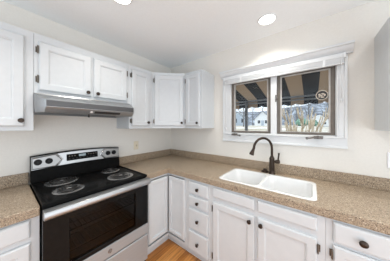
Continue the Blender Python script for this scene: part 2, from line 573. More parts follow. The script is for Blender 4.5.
recessed(1.653, -0.302, 'round recessed ceiling light above the sink and window', 4.4)
recessed(0.807, -1.284, 'round recessed ceiling light above the floor before the range', 4.2)
for (x, y, l) in ((2.62, -0.48, 'added round recessed ceiling light beyond the frame above the window counter'),  # unseen lamp added to light the counter from above
                  (2.9, -1.28, 'round recessed ceiling light beyond the frame beside the wall cabinet'),
                  (1.85, -1.30, 'added unseen recessed ceiling light in the middle of the kitchen ceiling'),  # out-of-view lamp added for more light from the ceiling
                  (0.80, -2.30, 'added round recessed ceiling light behind the camera near the range wall'),  # unseen lamp added to brighten the counter left of the range
                  (2.9, -2.7, 'added round recessed ceiling light behind the camera away from walls')):  # unseen lamp added to light the room from behind
    recessed(x, y, l, 3.6 if x < 1 else 2.6 if x == 1.85 else 3.4)


# ------------------------------------------------------------------ cabinets
def knob(x, y, z, parent, r=0.0165):
    MB().lathe([(0.009, 0), (0.008, 0.002), (0.0055, 0.005), (0.0055, 0.012), (0.012, 0.015), (r, 0.019), (r, 0.023), (r * 0.75, 0.028), (0.0005, 0.030)],
               (x, y, z), (0, -1, 0), 18).build('knob', M['bronze'], parent, smooth=True)


def rect(x0, x1, z0, z1, y, ins=0.0):
    return [(x0 + ins, y, z0 + ins), (x1 - ins, y, z0 + ins), (x1 - ins, y, z1 - ins), (x0 + ins, y, z1 - ins)]


T = 0.019


def door(parent, yf, x0, x1, z0, z1, hinge=None, kn=None, fw=0.052, name='door', hz=None):
    """frame and panel door standing off the face frame plane y=yf"""
    y0 = yf - 0.0006
    mb = MB().rings([rect(x0, x1, z0, z1, y0), rect(x0, x1, z0, z1, y0 - T * 0.55), rect(x0, x1, z0, z1, y0 - T, 0.009),
                     rect(x0, x1, z0, z1, y0 - T, fw), rect(x0, x1, z0, z1, y0 - T + 0.003, fw + 0.002),
                     rect(x0, x1, z0, z1, y0 - T + 0.0045, fw + 0.008), rect(x0, x1, z0, z1, y0 - T + 0.011, fw + 0.011)])
    d = mb.build(name, M['cab'], parent)
    if hinge:
        for z in (hz or (z0 + 0.062, z1 - 0.075)):
            s = -1 if hinge == 'l' else 1
            xe = x0 if hinge == 'l' else x1
            h = MB().tube([(xe + s * 0.004, y0 - T * 0.8, z - 0.026), (xe + s * 0.004, y0 - T * 0.8, z + 0.026)], 0.0052, 8)
            h.lathe([(0.0045, 0), (0.003, 0.006)], (xe + s * 0.004, y0 - T * 0.8, z + 0.026), (0, 0, 1), 8)
            h.lathe([(0.0045, 0), (0.003, 0.006)], (xe + s * 0.004, y0 - T * 0.8, z - 0.026), (0, 0, -1), 8)
            xa, xb = sorted((xe + s * 0.001, xe + s * 0.016))
            h.box(xa, xb, y0 - 0.003, y0, z - 0.022, z + 0.022)
            h.box(*sorted((xe + s * 0.0005, xe + s * 0.005)), y0 - T * 0.8, y0, z - 0.022, z + 0.022)
            h.build('hinge', M['hinge'], d, smooth=True)
    if kn:
        knob(kn[0], y0 - T, kn[1], d)
    return d


def front(parent, yf, x0, x1, z0, z1, kn=None, name='drawer', r=0.0165):
    y0 = yf - 0.0006
    mb = MB().rings([rect(x0, x1, z0, z1, y0), rect(x0, x1, z0, z1, y0 - T * 0.4), rect(x0, x1, z0, z1, y0 - T * 0.9, 0.007),
                     rect(x0, x1, z0, z1, y0 - T * 0.92, 0.010), rect(x0, x1, z0, z1, y0 - T, 0.0125)])
    d = mb.build(name, M['cab'], parent)
    if kn:
        knob(kn[0], y0 - T, kn[1], d, r)
    return d


DB, DU = 0.611, 0.306
E = 0.0006


def base_carcass(t, w, toe=True):
    """open-topped base cabinet with a recessed toe kick; local back y=0, front y=-DB"""
    x0, x1 = E, w - E
    mb = MB()
    side = [(-0.002, 0.0), (-0.002, 0.8635), (-DB, 0.8635), (-DB, 0.098), (-0.556, 0.098), (-0.556, 0.0)]
    mb.prism(side, 'x', x0, x0 + 0.016)
    mb.prism(side, 'x', x1 - 0.016, x1)
    mb.box(x0 + 0.016, x1 - 0.016, -0.012, -0.002, 0.10, 0.8635)
    mb.box(x0 + 0.016, x1 - 0.016, -DB + 0.02, -0.012, 0.10, 0.116)
    mb.box(x0 + 0.016, x1 - 0.016, -DB, -DB + 0.02, 0.098, 0.8635)
    mb.build('carcass', M['cab'], t, weld=False)
    MB().box(x0 + 0.016, x1 - 0.016, -0.556, -0.54, 0.0, 0.0975).build('toe_kick', M['cab'], t)


def upper_box(t, w, z0, z1, D=DU):
    MB().box(E, w - E, -D, -0.001, z0, z1).build('carcass', M['cab'], t, bevel=0.0015, seg=1)


R90 = PI / 2
ZB, ZT = 1.395, 2.148
# -- window wall, base units (local x = world x)
cab = thing('corner_cabinet', 'white corner base cabinet with two doors meeting at an inside angle', 'cabinet', (0, 0, 0))
CE = 0.925                                   # reach of the corner unit along both walls
mb = MB()
mb.box(0.002, CE - E, -0.016, -0.002, 0.098, 0.8635).box(0.002, 0.016, -CE + E, -0.016, 0.098, 0.8635)
mb.box(CE - 0.017, CE - E, -DB + 0.0, -0.016, 0.098, 0.8635).box(0.016, DB, -CE + E, -CE + 0.017, 0.098, 0.8635)
LR = lambda d: [(CE - 0.017, -DB), (CE - 0.017, -DB + d), (DB - d, -DB + d), (DB - d, -CE + 0.017), (DB, -CE + 0.017), (DB, -DB)]
mb.prism(LR(0.019), 'z', 0.098, 0.132).prism(LR(0.019), 'z', 0.840, 0.8635)
mb.box(DB - 0.03, DB, -DB, -DB + 0.03, 0.132, 0.840)
mb.box(0.876, CE - 0.017, -DB, -DB + 0.019, 0.132, 0.840).box(DB - 0.019, DB, -CE + 0.017, -0.893, 0.132, 0.840)
mb.prism([(0.016, -0.016), (CE - 0.017, -0.016), (CE - 0.017, -DB + 0.019), (DB - 0.019, -DB + 0.019), (DB - 0.019, -CE + 0.017), (0.016, -CE + 0.017)], 'z', 0.098, 0.112)
mb.build('carcass', M['cab'], cab, weld=False)
MB().prism([(CE - E, -0.556), (CE - E, -0.540), (0.540, -0.540), (0.540, -CE + E), (0.556, -CE + E), (0.556, -0.556)], 'z', 0.0, 0.0975).build('toe_kick', M['cab'], cab)
door(cab, -DB, 0.632, 0.886, 0.162, 0.832, fw=0.040)
# the leaf on the range side faces +x: build it in place
y0 = DB + 0.0006
def rectx(ya, yb, z0, z1, x, ins=0.0):
    return [(x, ya + ins, z0 + ins), (x, yb - ins, z0 + ins), (x, yb - ins, z1 - ins), (x, ya + ins, z1 - ins)]
MB().rings([rectx(-0.903, -0.632, 0.162, 0.832, y0), rectx(-0.903, -0.632, 0.162, 0.832, y0 + T * 0.55), rectx(-0.903, -0.632, 0.162, 0.832, y0 + T, 0.009),
            rectx(-0.903, -0.632, 0.162, 0.832, y0 + T, 0.040), rectx(-0.903, -0.632, 0.162, 0.832, y0 + T - 0.003, 0.042),
            rectx(-0.903, -0.632, 0.162, 0.832, y0 + T - 0.0045, 0.048), rectx(-0.903, -0.632, 0.162, 0.832, y0 + T - 0.011, 0.051)]).build('door', M['cab'], cab)

cab = thing('drawer_cabinet', 'narrow white base cabinet with a stack of four knobbed drawers', 'cabinet', (CE, 0, 0))
W = 1.214 - CE
base_carcass(cab, W)
for (z0, z1) in ((0.715, 0.838), (0.582, 0.692), (0.345, 0.556), (0.114, 0.320)):
    front(cab, -DB, 0.945 - CE, 1.190 - CE, z0, z1, ((1.071 - CE), (z0 + z1) / 2))

cab = thing('sink_cabinet', 'white sink base cabinet with two doors below two false drawer fronts', 'cabinet', (1.214, 0, 0))
W = 2.062 - 1.214
base_carcass(cab, W)
for (xa, xb) in ((1.244, 1.630), (1.652, 2.020)):
    front(cab, -DB, xa - 1.214, xb - 1.214, 0.752, 0.842, name='false_front')
door(cab, -DB, 1.244 - 1.214, 1.630 - 1.214, 0.114, 0.708, 'l', (1.594 - 1.214, 0.660), hz=(0.187, 0.642))
door(cab, -DB, 1.652 - 1.214, 2.020 - 1.214, 0.114, 0.708, 'r', (1.682 - 1.214, 0.663), hz=(0.187, 0.646))

for k, (xa, w, lab) in enumerate(((2.062, 0.318, 'white base cabinet beside the sink cabinet with one drawer over one door'),
                                  (2.380, 0.50, 'white base cabinet at the far end of the window counter'))):
    cab = thing('base_cabinet', lab, 'cabinet', (xa, 0, 0))
    base_carcass(cab, w)
    front(cab, -DB, 0.033, w - 0.024, 0.722, 0.848, (w / 2 - 0.003, 0.783), r=0.019)
    door(cab, -DB, 0.033, w - 0.024, 0.114, 0.704, 'l', (w - 0.055, 0.65), hz=(0.187, 0.648))

# -- range wall base unit left of the range (faces +x: local x = world y)
RY0, RY1 = -1.7076, -0.9456
cab = thing('base_cabinet', 'white base cabinet on the near side of the range with drawer over door', 'cabinet', (0, -2.26, 0), R90)
W = 2.26 + RY0 - 0.003
base_carcass(cab, W)
front(cab, -DB, 0.03, W - 0.040, 0.742, 0.852, (W / 2, 0.80))
door(cab, -DB, 0.03, W - 0.040, 0.114, 0.712, 'l', (W - 0.32, 0.66))

# -- wall cabinets on the range wall
cab = thing('wall_cabinet', 'white wall cabinet on the near side of the range hood', 'cabinet', (0, -2.16, 0), R90)
W = 2.16 + RY0
upper_box(cab, W, ZB, ZT)
door(cab, -DU, 0.03, W - 0.047, 1.426, 2.096, 'l', (W - 0.066, 1.470))
cab = thing('wall_cabinet', 'short white two-door wall cabinet above the range hood', 'cabinet', (0, RY0, 0), R90)
W = RY1 - RY0
upper_box(cab, W, 1.684, ZT)
door(cab, -DU, -1.683 - RY0, -1.328 - RY0, 1.708, 2.090, 'l', (-1.360 - RY0, 1.742), hz=(1.793, 2.022))
door(cab, -DU, -1.310 - RY0, -0.976 - RY0, 1.708, 2.090, 'r', (-1.279 - RY0, 1.742), hz=(1.780, 2.026))
cab = thing('wall_cabinet', 'narrow white single-door wall cabinet between range hood and angled corner cabinet', 'cabinet', (0, RY1, 0), R90)
W = -0.61 - RY1
upper_box(cab, W, ZB, ZT)
door(cab, -DU, -0.916 - RY1, -0.672 - RY1, 1.426, 2.102, 'l', (-0.700 - RY1, 1.470), hz=(1.487, 2.026))
# angled corner wall cabinet
cab = thing('corner_wall_cabinet', 'white angled wall cabinet set across the room corner', 'cabinet', (DU, -0.61, 0), PI / 4)
c4 = math.cos(PI / 4)
def tolocal(x, y):
    dx, dy = x - DU, y + 0.61
    return (dx * c4 + dy * c4, -dx * c4 + dy * c4)
pts = [tolocal(*p) for p in ((0.001, -0.001), (0.61 - E, -0.001), (0.61 - E, -DU), (DU, -0.61 + E), (0.001, -0.61 + E))]
MB().prism(pts, 'z', ZB, ZT).build('carcass', M['cab'], cab, bevel=0.0015, seg=1)
WD = (0.61 - DU) * math.sqrt(2)
door(cab, 0.0, 0.022, WD - 0.020, 1.426, 2.110, 'l', (WD - 0.046, 1.468), hz=(1.490, 2.034))
# window wall
cab = thing('wall_cabinet', 'narrow white end wall cabinet between corner cabinet and window', 'cabinet', (0.61, 0, 0))
W = 0.894 - 0.61
upper_box(cab, W, ZB, ZT)
door(cab, -DU, 0.632 - 0.61, 0.866 - 0.61, 1.426, 2.110, 'l', (0.840 - 0.61, 1.466), hz=(1.488, 2.036))
cab = thing('wall_cabinet', 'white wall cabinet at the edge of view past the window', 'cabinet', (2.395, 0, 0))
upper_box(cab, 0.50, ZB, ZT)
door(cab, -DU, 0.022, 0.478, 1.426, 2.110, 'l', (0.45, 1.466))

# ------------------------------------------------------------------ counters
CT0, CT1 = 0.864, 0.921
SX0, SX1, SY0, SY1 = 1.284, 2.004, -0.556, -0.158
ct = tag(bpy.data.objects.new('countertop', None), 'speckled tan L-shaped countertop running round the corner under the window', 'countertop')
COL.objects.link(ct)
xs = [0.001, 0.635, SX0, SX1, 2.885]
ys = [RY1 + 0.002, -0.635, SY0, SY1, -0.001]
mb = MB().grid_slab(xs, ys, lambda i, j: (j == 0 and i == 0) or (j >= 1 and not (i == 2 and j == 2)), CT0, CT1, 'z')
mb.build('worktop', M['counter'], ct, bevel=0.006, seg=3)
MB().prism([(0.001, -0.001), (2.885, -0.001), (2.885, -0.020), (0.020, -0.020), (0.020, RY1 + 0.002), (0.001, RY1 + 0.002)], 'z', CT1, 1.019).build('backsplash', M['counter'], ct, bevel=0.004, seg=2)
ct = tag(bpy.data.objects.new('countertop', None), 'short speckled tan countertop on the near side of the range', 'countertop')
COL.objects.link(ct)
MB().box(0.001, 0.635, -2.262, RY0 - 0.003, CT0, CT1).build('worktop', M['counter'], ct, bevel=0.006, seg=3)
MB().box(0.001, 0.020, -2.262, RY0 - 0.003, CT1, 1.019).build('backsplash', M['counter'], ct, bevel=0.004)

# ------------------------------------------------------------------ sink
def rrect(x0, x1, y0, y1, r, z, n=6):
    """rounded rectangle; r is one radius or (ne, nw, sw, se)"""
    rs = r if isinstance(r, tuple) else (r,) * 4
    out = []
    for (sx, sy, a), q in zip(((1, 1, 0), (0, 1, PI / 2), (0, 0, PI), (1, 0, 1.5 * PI)), rs):
        cx = x1 - q if sx else x0 + q
        cy = y1 - q if sy else y0 + q
        for k in range(n + 1):
            b = a + k * (PI / 2) / n
            out.append((cx + q * math.cos(b), cy + q * math.sin(b), z))
    return out


sk = thing('sink', 'white double-bowl sink set into the counter below the window', 'sink', (0, 0, 0))
OX0, OX1, OY0, OY1, XD = SX0 - 0.018, SX1 + 0.018, SY0 - 0.018, SY1 + 0.018, 1.640
for left in (True, False):
    xa, xb = (OX0, XD) if left else (XD, OX1)
    q = 0.05
    ro = (0.001, q, q, 0.001) if left else (q, 0.001, 0.001, q)
    z = CT1
    fl, fr = (0.024, 0.010) if left else (0.010, 0.024)
    ef, eg = (0.003, 0.0) if left else (0.0, 0.003)
    rr = [rrect(xa, xb, OY0, OY1, ro, z + 0.0004),
          rrect(xa, xb, OY0, OY1, ro, z + 0.003),
          rrect(xa + ef, xb - eg, OY0 + 0.003, OY1 - 0.003, ro, z + 0.005),
          rrect(xa + fl, xb - fr, OY0 + 0.024, OY1 - 0.024, 0.060, z + 0.004),
          rrect(xa + fl + 0.004, xb - fr - 0.004, OY0 + 0.028, OY1 - 0.028, 0.060, z - 0.006),
          rrect(xa + fl + 0.012, xb - fr - 0.012, OY0 + 0.036, OY1 - 0.036, 0.065, z - 0.150),
          rrect(xa + fl + 0.022, xb - fr - 0.022, OY0 + 0.046, OY1 - 0.046, 0.065, z - 0.178),
          rrect(xa + fl + 0.055, xb - fr - 0.055, OY0 + 0.080, OY1 - 0.080, 0.065, z - 0.188)]
    mb = MB().rings(rr, cap0=False)
    bw = mb.build('bowl', M['porcelain'], sk, smooth=True, angle=50)
    MB().lathe([(0.042, 0), (0.042, 0.003), (0.030, 0.004), (0.028, 0.001), (0.0002, 0.0008)], ((xa + xb) / 2, (OY0 + OY1) / 2, z - 0.188), (0, 0, 1), 20).build('drain', M['chrome'], bw, smooth=True)

# ------------------------------------------------------------------ faucet
FX, FY = 1.657, -0.098
fa = thing('kitchen_faucet', 'dark bronze gooseneck faucet with side lever behind the sink', 'faucet', (FX, FY, CT1 + 0.0002))
MB().lathe([(0.033, 0), (0.034, 0.005), (0.030, 0.012), (0.026, 0.019), (0.0245, 0.050), (0.0255, 0.056), (0.0255, 0.110), (0.0245, 0.150), (0.026, 0.156), (0.025, 0.165), (0.018, 0.178), (0.0145, 0.192)], (0, 0, 0), (0, 0, 1), 24).build('body', M['bronze'], fa, smooth=True)
dx, dy = -0.60, -0.80
pts = [(0, 0, 0.17), (0, 0, 0.22), (0, 0, 0.268)]
RA = 0.112
for k in range(1, 15):
    a = PI * k / 14 * 0.97
    s_ = RA * (1 - math.cos(a))
    pts.append((dx * s_, dy * s_, 0.268 + RA * math.sin(a)))
MB().tube(pts, 0.0125, 14).build('spout', M['bronze'], fa, smooth='all')
e = Vector(pts[-1])
tdir = (e - Vector(pts[-2])).normalized() + Vector((dx * 0.25, dy * 0.25, 0))
MB().lathe([(0.0125, -0.012), (0.014, -0.006), (0.0135, 0.006), (0.0145, 0.018), (0.017, 0.032), (0.0225, 0.055), (0.0235, 0.066), (0.021, 0.072), (0.016, 0.070)], e, tdir, 20).build('spray_head', M['bronze'], fa, smooth=True)
hl = MB().lathe([(0.016, 0.015), (0.015, 0.034), (0.020, 0.038), (0.021, 0.062), (0.018, 0.073), (0.0005, 0.077)], (0, 0, 0.128), (0.9, 0.35, 0.05), 18).build('lever_hub', M['bronze'], fa, smooth=True)
MB().tube([(0.054, 0.021, 0.130), (0.057, 0.022, 0.170), (0.061, 0.023, 0.205), (0.062, 0.023, 0.222)], [0.0085, 0.007, 0.008, 0.0095], 10).build('lever', M['bronze'], hl, smooth=True)
ca = thing('sink_hole_cover', 'low bronze cap on the counter beside the faucet base', 'cap', (1.583, -0.070, CT1 + 0.0002))
MB().lathe([(0.036, 0.002), (0.037, 0.007), (0.032, 0.014), (0.018, 0.018), (0.017, 0.024), (0.021, 0.028), (0.018, 0.034), (0.0005, 0.036)], (0, 0, 0), (0, 0, 1), 22).build('cap', M['bronze'], ca, smooth=True)
MB().lathe([(0.043, 0), (0.043, 0.002), (0.038, 0.004)], (0, 0, 0), (0, 0, 1), 22).build('flange', M['bronze'], ca, smooth=True)

# ------------------------------------------------------------------ wall plates
wp = thing('switch_plate', 'almond wall plate with a toggle above the backsplash past the range', 'switch', (0.0005, -0.672, 1.149), R90)
MB().rings([rect(-0.036, 0.036, -0.058, 0.058, 0.0), rect(-0.036, 0.036, -0.058, 0.058, -0.003), rect(-0.036, 0.036, -0.058, 0.058, -0.006, 0.004)]).build('plate', M['almond'], wp)
MB().box(-0.006, 0.006, -0.007, -0.0055, -0.014, 0.014).prism([(-0.0055, -0.006), (-0.020, -0.012), (-0.020, -0.003), (-0.0055, 0.008)], 'x', -0.004, 0.004).build('toggle', M['almonddark'], wp)
wp = thing('outlet_plate', 'white outlet plate on the wall under the far wall cabinet', 'outlet', (2.520, -0.0005, 1.161))
MB().rings([rect(-0.058, 0.058, -0.062, 0.062, 0.0), rect(-0.058, 0.058, -0.062, 0.062, -0.003), rect(-0.058, 0.058, -0.062, 0.062, -0.006, 0.004)]).build('plate', M['plate'], wp)
for xo in (-0.026, 0.026):
    MB().box(xo - 0.016, xo + 0.016, -0.008, -0.0055, -0.034, 0.034).build('socket', M['plate'], wp, bevel=0.002)

# ------------------------------------------------------------------ range hood
hd = thing('range_hood', 'stainless range hood mounted below the short cabinet over the range', 'range hood', (0, RY0, 0), R90)
W = RY1 - RY0


def plan(D, cx, cy, z, ins=0.0, back=-0.002):
    """outline with clipped, slightly rounded front corners"""
    x0, x1, y1 = E + ins, W - E - ins, -D
    half = [(x0, y1 + cy), (x0 + cx * 0.12, y1 + cy * 0.72), (x0 + cx * 0.55, y1 + cy * 0.22), (x0 + cx, y1)]
    return [(x, y, z) for x, y in [(x0, back)] + half + [(x0 + x1 - x, y) for x, y in half[::-1]] + [(x1, back)]]


MB().rings([plan(0.326, 0.002, 0.002, 1.6825), plan(0.336, 0.008, 0.008, 1.681), plan(0.340, 0.008, 0.010, 1.673), plan(0.474, 0.040, 0.110, 1.627), plan(0.480, 0.042, 0.112, 1.621),
            plan(0.480, 0.042, 0.112, 1.572), plan(0.478, 0.042, 0.112, 1.568), plan(0.436, 0.036, 0.088, 1.532, 0.004), plan(0.428, 0.036, 0.088, 1.531, 0.010),
            plan(0.418, 0.036, 0.088, 1.548, 0.020), plan(0.415, 0.036, 0.088, 1.600, 0.022)]).build('shell', M['steelhood'], hd, smooth=True, angle=25)
MB().rings([[(0.046, -0.4803, 1.576), (0.046, -0.4803, 1.619), (0.046, -0.484, 1.616), (0.046, -0.484, 1.579)],
            [(W - 0.046, -0.4803, 1.576), (W - 0.046, -0.4803, 1.619), (W - 0.046, -0.484, 1.616), (W - 0.046, -0.484, 1.579)]]).build('front_band', M['steelband'], hd)
# switch recess on the slanted lower lip
LP = lambda x, t, o: (x, -0.478 + 0.042 * t - 0.65 * o, 1.568 - 0.036 * t - 0.76 * o)
MB().rings([[LP(0.36, 0.25, 0.0004), LP(0.585, 0.25, 0.0004), LP(0.585, 0.72, 0.0004), LP(0.36, 0.72, 0.0004)],
            [LP(0.36, 0.25, 0.002), LP(0.585, 0.25, 0.002), LP(0.585, 0.72, 0.002), LP(0.36, 0.72, 0.002)]]).build('control_slot', M['slot'], hd)
MB().lathe([(0.011, 0), (0.011, 0.003), (0.004, 0.005)], LP(0.335, 0.45, 0.0005), (0, -0.65, -0.76), 14).build('indicator_lens', M['plate'], hd, smooth=True)
MB().lathe([(0.006, 0), (0.005, 0.014), (0.009, 0.018), (0.007, 0.026)], (0.325, -0.425, 1.5315), (0, 0, -1), 12).build('latch_knob', M['slot'], hd, smooth=True)
MB().box(0.10, 0.66, -0.39, -0.06, 1.594, 1.5995).build('grease_filter', M['steelband'], hd)

# ------------------------------------------------------------------ electric range
rg_ = thing('electric_range', 'stainless and black electric coil range between the two counters', 'range', (0, RY0, 0), R90)
W = RY1 - RY0
X0, X1 = 0.002, W - 0.002
mb = MB()
mb.box(X0, 0.075, -0.640, -0.030, 0.0, 0.911)
mb.box(W - 0.075, X1, -0.640, -0.030, 0.0, 0.911)
mb.box(0.075, W - 0.075, -0.640, -0.030, 0.0, 0.42)
mb.box(0.075, W - 0.075, -0.640, -0.030, 0.835, 0.911)
mb.box(0.075, W - 0.075, -0.200, -0.030, 0.42, 0.835)
mb.build('body', M['black'], rg_)
M['cavity'] = mottled('oven_enamel', [(0.3, (0.12, 0.115, 0.112)), (0.7, (0.18, 0.172, 0.168))], 60, 0.5, 3)
cv = MB()
cv.box(0.0755, 0.078, -0.638, -0.202, 0.421, 0.834).box(W - 0.078, W - 0.0755, -0.638, -0.202, 0.421, 0.834)
cv.box(0.078, W - 0.078, -0.638, -0.202, 0.421, 0.424).box(0.078, W - 0.078, -0.205, -0.202, 0.424, 0.834)
cv.build('oven_liner', M['cavity'], rg_)
for z in (0.53, 0.68):
    k_ = MB()
    for i in range(19):
        x = 0.095 + i * (W - 0.19) / 18
        k_.tube([(x, -0.62, z), (x, -0.22, z)], 0.003, 6)
    for y in (-0.62, -0.42, -0.22):
        k_.tube([(0.0785, y, z), (W - 0.0785, y, z)], 0.004, 6)
    k_.build('oven_rack', M['chrome'], rg_, weld=False)
# cooktop with raised rim
mb = MB()
oz = 0.9115
R_ = lambda i, z: [(X0 + i, -0.665 + i, z), (X1 - i, -0.665 + i, z), (X1 - i, -0.075 - i * 0.3, z), (X0 + i, -0.075 - i * 0.3, z)]
mb.rings([R_(0, oz), R_(0, 0.930), R_(0.004, 0.936), R_(0.014, 0.937), R_(0.026, 0.929), R_(0.034, 0.928)])
mb.build('cooktop', M['black'], rg_, bevel=0.002)
# burners
for (by, bx, rb) in ((-1.522, 0.205, 0.110), (-1.532, 0.475, 0.092), (-1.112, 0.215, 0.084), (-1.132, 0.488, 0.108)):
    lx, ly = by - RY0, -bx
    zc = 0.9285
    N = 60
    turns = 3
    rin = 0.022
    pts = []
    for k in range(turns * 22 + 1):
        a = 2 * PI * k / 22
        r_ = rin + (rb * 0.80 - rin) * k / (turns * 22)
        pts.append((lx + r_ * math.cos(a), ly + r_ * math.sin(a), zc + 0.013))
    co = MB().tube(pts, 0.0042, 6)
    for k in range(3):
        a = 2 * PI * k / 3 + 0.5
        co.tube([(lx + 0.012 * math.cos(a), ly + 0.012 * math.sin(a), zc + 0.006), (lx + rb * 0.86 * math.cos(a), ly + rb * 0.86 * math.sin(a), zc + 0.006)], 0.003, 6)
    bu = co.build('coil_burner', M['coil'], rg_, smooth='all', weld=False)
    MB().lathe([(rb + 0.008, 0.0002), (rb + 0.008, 0.003), (rb + 0.002, 0.0055), (rb - 0.010, 0.0065), (rb - 0.014, 0.0055), (rb * 0.5, 0.0022), (0.024, 0.001), (0.0005, 0.001)],
               (lx, ly, zc - 0.0004), (0, 0, 1), 36).build('drip_bowl', M['bowl'], bu, smooth=True, angle=60)
    MB().lathe([(0.017, 0.0105), (0.018, 0.0135), (0.012, 0.016), (0.0005, 0.0165)], (lx, ly, zc), (0, 0, 1), 18).build('burner_cap', M['chrome'], bu, smooth=True)
# backguard: arched black housing with a stainless face
NB = 24
def archz(x, z_end, rise):
    u = (x - W / 2) / (W / 2)
    return z_end + rise * (1 - u * u)
def slab(x0, x1, zlo, zhi_end, rise, yf0, yf1, yb, n=NB, zc=0.919, lean=0.055, zlo2=None):
    """panel with arched top; face leans back by lean per metre*..."""
    mb = MB()
    rings_ = []
    for k in range(n + 1):
        x = x0 + (x1 - x0) * k / n
        zt = archz(x, zhi_end, rise)
        rings_.append([(x, yf0, zlo), (x, yf1, zt - 0.004), (x, yf1 + 0.006, zt), (x, yb, zt), (x, yb, zlo)])
    return mb.rings(rings_)
bgd = slab(X0, X1, 0.9375, 1.161, 0.019, -0.088, -0.062, -0.018).build('backguard', M['black'], rg_, smooth=True, angle=30)
fc = MB()
rings_ = []
x0, x1 = X0 + 0.005, X1 - 0.005
yf = lambda z: -0.088 + (z - 0.9375) * 0.026 / 0.241
for k in range(NB + 1):
    x = x0 + (x1 - x0) * k / NB
    zt = archz(x, 1.153, 0.019)
    zl = 1.040 + 0.012 * (1 - ((x - W / 2) / (W / 2)) ** 2)
    rings_.append([(x, yf(zl) - 0.0005, zl), (x, yf(zl) - 0.006, zl + 0.003), (x, yf(zt) - 0.006, zt - 0.003), (x, yf(zt) - 0.0005, zt)])
fc.rings(rings_).build('control_panel', M['steel'], rg_, smooth=True, angle=30)
cp = rg_.children[-1]
# raised end plates whose points face the display
for sgn in (1, -1):
    def plate(ins, off):
        P = [(0.008 + ins * 0.4, 1.048 + ins * 0.5), (0.178 - ins, 1.050 + ins * 0.5), (0.226 - ins * 1.3, 1.104), (0.178 - ins, 1.1655 - ins * 0.5), (0.100, 1.159 - ins * 0.5), (0.008 + ins * 0.4, 1.149 - ins * 0.5)]
        return [(x if sgn > 0 else W - x, yf(z) - off, z) for x, z in P]
    MB().rings([plate(0.0, 0.0062), plate(0.016, 0.016), plate(0.019, 0.0165)]).build('end_plate', M['steelplate'], cp)
    MB().tube([(x if sgn > 0 else W - x, yf(z) - 0.012, z) for x, z in ((0.172, 1.052), (0.219, 1.104), (0.172, 1.163))], 0.0045, 8).build('bevel_highlight', M['chrome'], cp, smooth='all')  # added chrome tube stands in for the bright glint along the bevel
ds = MB().rings([[(x, yf(z) - 0.0062, z) for x, z in ((0.245, 1.082), (0.520, 1.082), (0.520, 1.146), (0.245, 1.146))],
                 [(x, yf(z) - 0.0085, z) for x, z in ((0.248, 1.085), (0.517, 1.085), (0.517, 1.143), (0.248, 1.143))]]).build('display', M['black'], cp)
z0, z1 = 1.114, 1.136
MB().rings([[(x, yf(z) - 0.0086, z) for x, z in ((0.345, z0), (0.405, z0), (0.405, z1), (0.345, z1))],
            [(x, yf(z) - 0.0092, z) for x, z in ((0.345, z0), (0.405, z0), (0.405, z1), (0.345, z1))]]).build('clock_screen', M['screen'], ds)
for (x, z) in [(0.268 + 0.022 * k, 1.126) for k in range(3)] + [(0.430 + 0.024 * k, 1.126) for k in range(4)] + [(0.268 + 0.030 * k, 1.099) for k in range(8)]:
    MB().lathe([(0.0055, 0), (0.0055, 0.0012), (0.003, 0.0016)], (x, yf(z) - 0.0086, z), (0, -1, 0), 10).build('button', M['slot' if z < 1.11 else 'hinge'], ds)
for yk in (-1.661, -1.590, -1.083, -1.018):
    x = yk - RY0
    z = 1.108
    kb = MB().lathe([(0.026, 0), (0.026, 0.003), (0.0215, 0.005), (0.020, 0.020), (0.017, 0.024), (0.0005, 0.0245)], (x, yf(z) - 0.0165, z), (0, -1, 0.1), 22)
    kb.build('control_knob', M['blackmatte'], cp, smooth=True)
# oven door
od = MB().grid_slab([X0 + 0.001, 0.135, W - 0.135, X1 - 0.001], [0.452, 0.485, 0.800, 0.880], lambda i, j: not (i == 1 and j == 1), -0.680, -0.6415, 'y').build('oven_door', M['blackglass'], rg_, bevel=0.004)
MB().box(0.130, W - 0.130, -0.672, -0.668, 0.480, 0.805).build('oven_window', M['ovenglass'], od)
MB().box(X0 + 0.001, X1 - 0.001, -0.684, -0.6415, 0.356, 0.4515).build('lower_panel', M['steeldoor'], od, bevel=0.003)
hp = [(-0.6805, 0.858), (-0.700, 0.852), (-0.722, 0.856), (-0.732, 0.868), (-0.733, 0.890), (-0.726, 0.904), (-0.708, 0.909), (-0.672, 0.909), (-0.672, 0.8815), (-0.6805, 0.8815)]
MB().prism(hp, 'x', X0 + 0.001, X1 - 0.001).build('handle', M['steel'], od, smooth=True, angle=40, bevel=0.002)
bx = 0.395
bg = MB().lathe([(0.017, 0), (0.017, 0.002), (0.0145, 0.003), (0.0005, 0.003)], (bx, -0.684, 0.404), (0, -1, 0), 28).build('round_badge', M['steelband'], od, smooth=True)
rg2 = lambda r, y: [(bx + r * math.cos(2 * PI * k / 28), y, 0.404 + r * math.sin(2 * PI * k / 28)) for k in range(28)]
MB().loft_closed([rg2(0.0155, -0.6865), rg2(0.0155, -0.6882), rg2(0.0135, -0.6882), rg2(0.0135, -0.6865)]).tube([(bx - 0.008, -0.688, 0.398), (bx - 0.003, -0.688, 0.410), (bx + 0.002, -0.688, 0.400), (bx + 0.008, -0.688, 0.409)], 0.0014, 6).build('badge_mark', M['steelbright'], bg)
MB().rings([rect(X0 + 0.001, X1 - 0.001, 0.085, 0.340, -0.6405), rect(X0 + 0.001, X1 - 0.001, 0.085, 0.340, -0.672), rect(X0 + 0.001, X1 - 0.001, 0.085, 0.340, -0.678, 0.006)]).build('storage_drawer', M['steeldoor'], rg_)

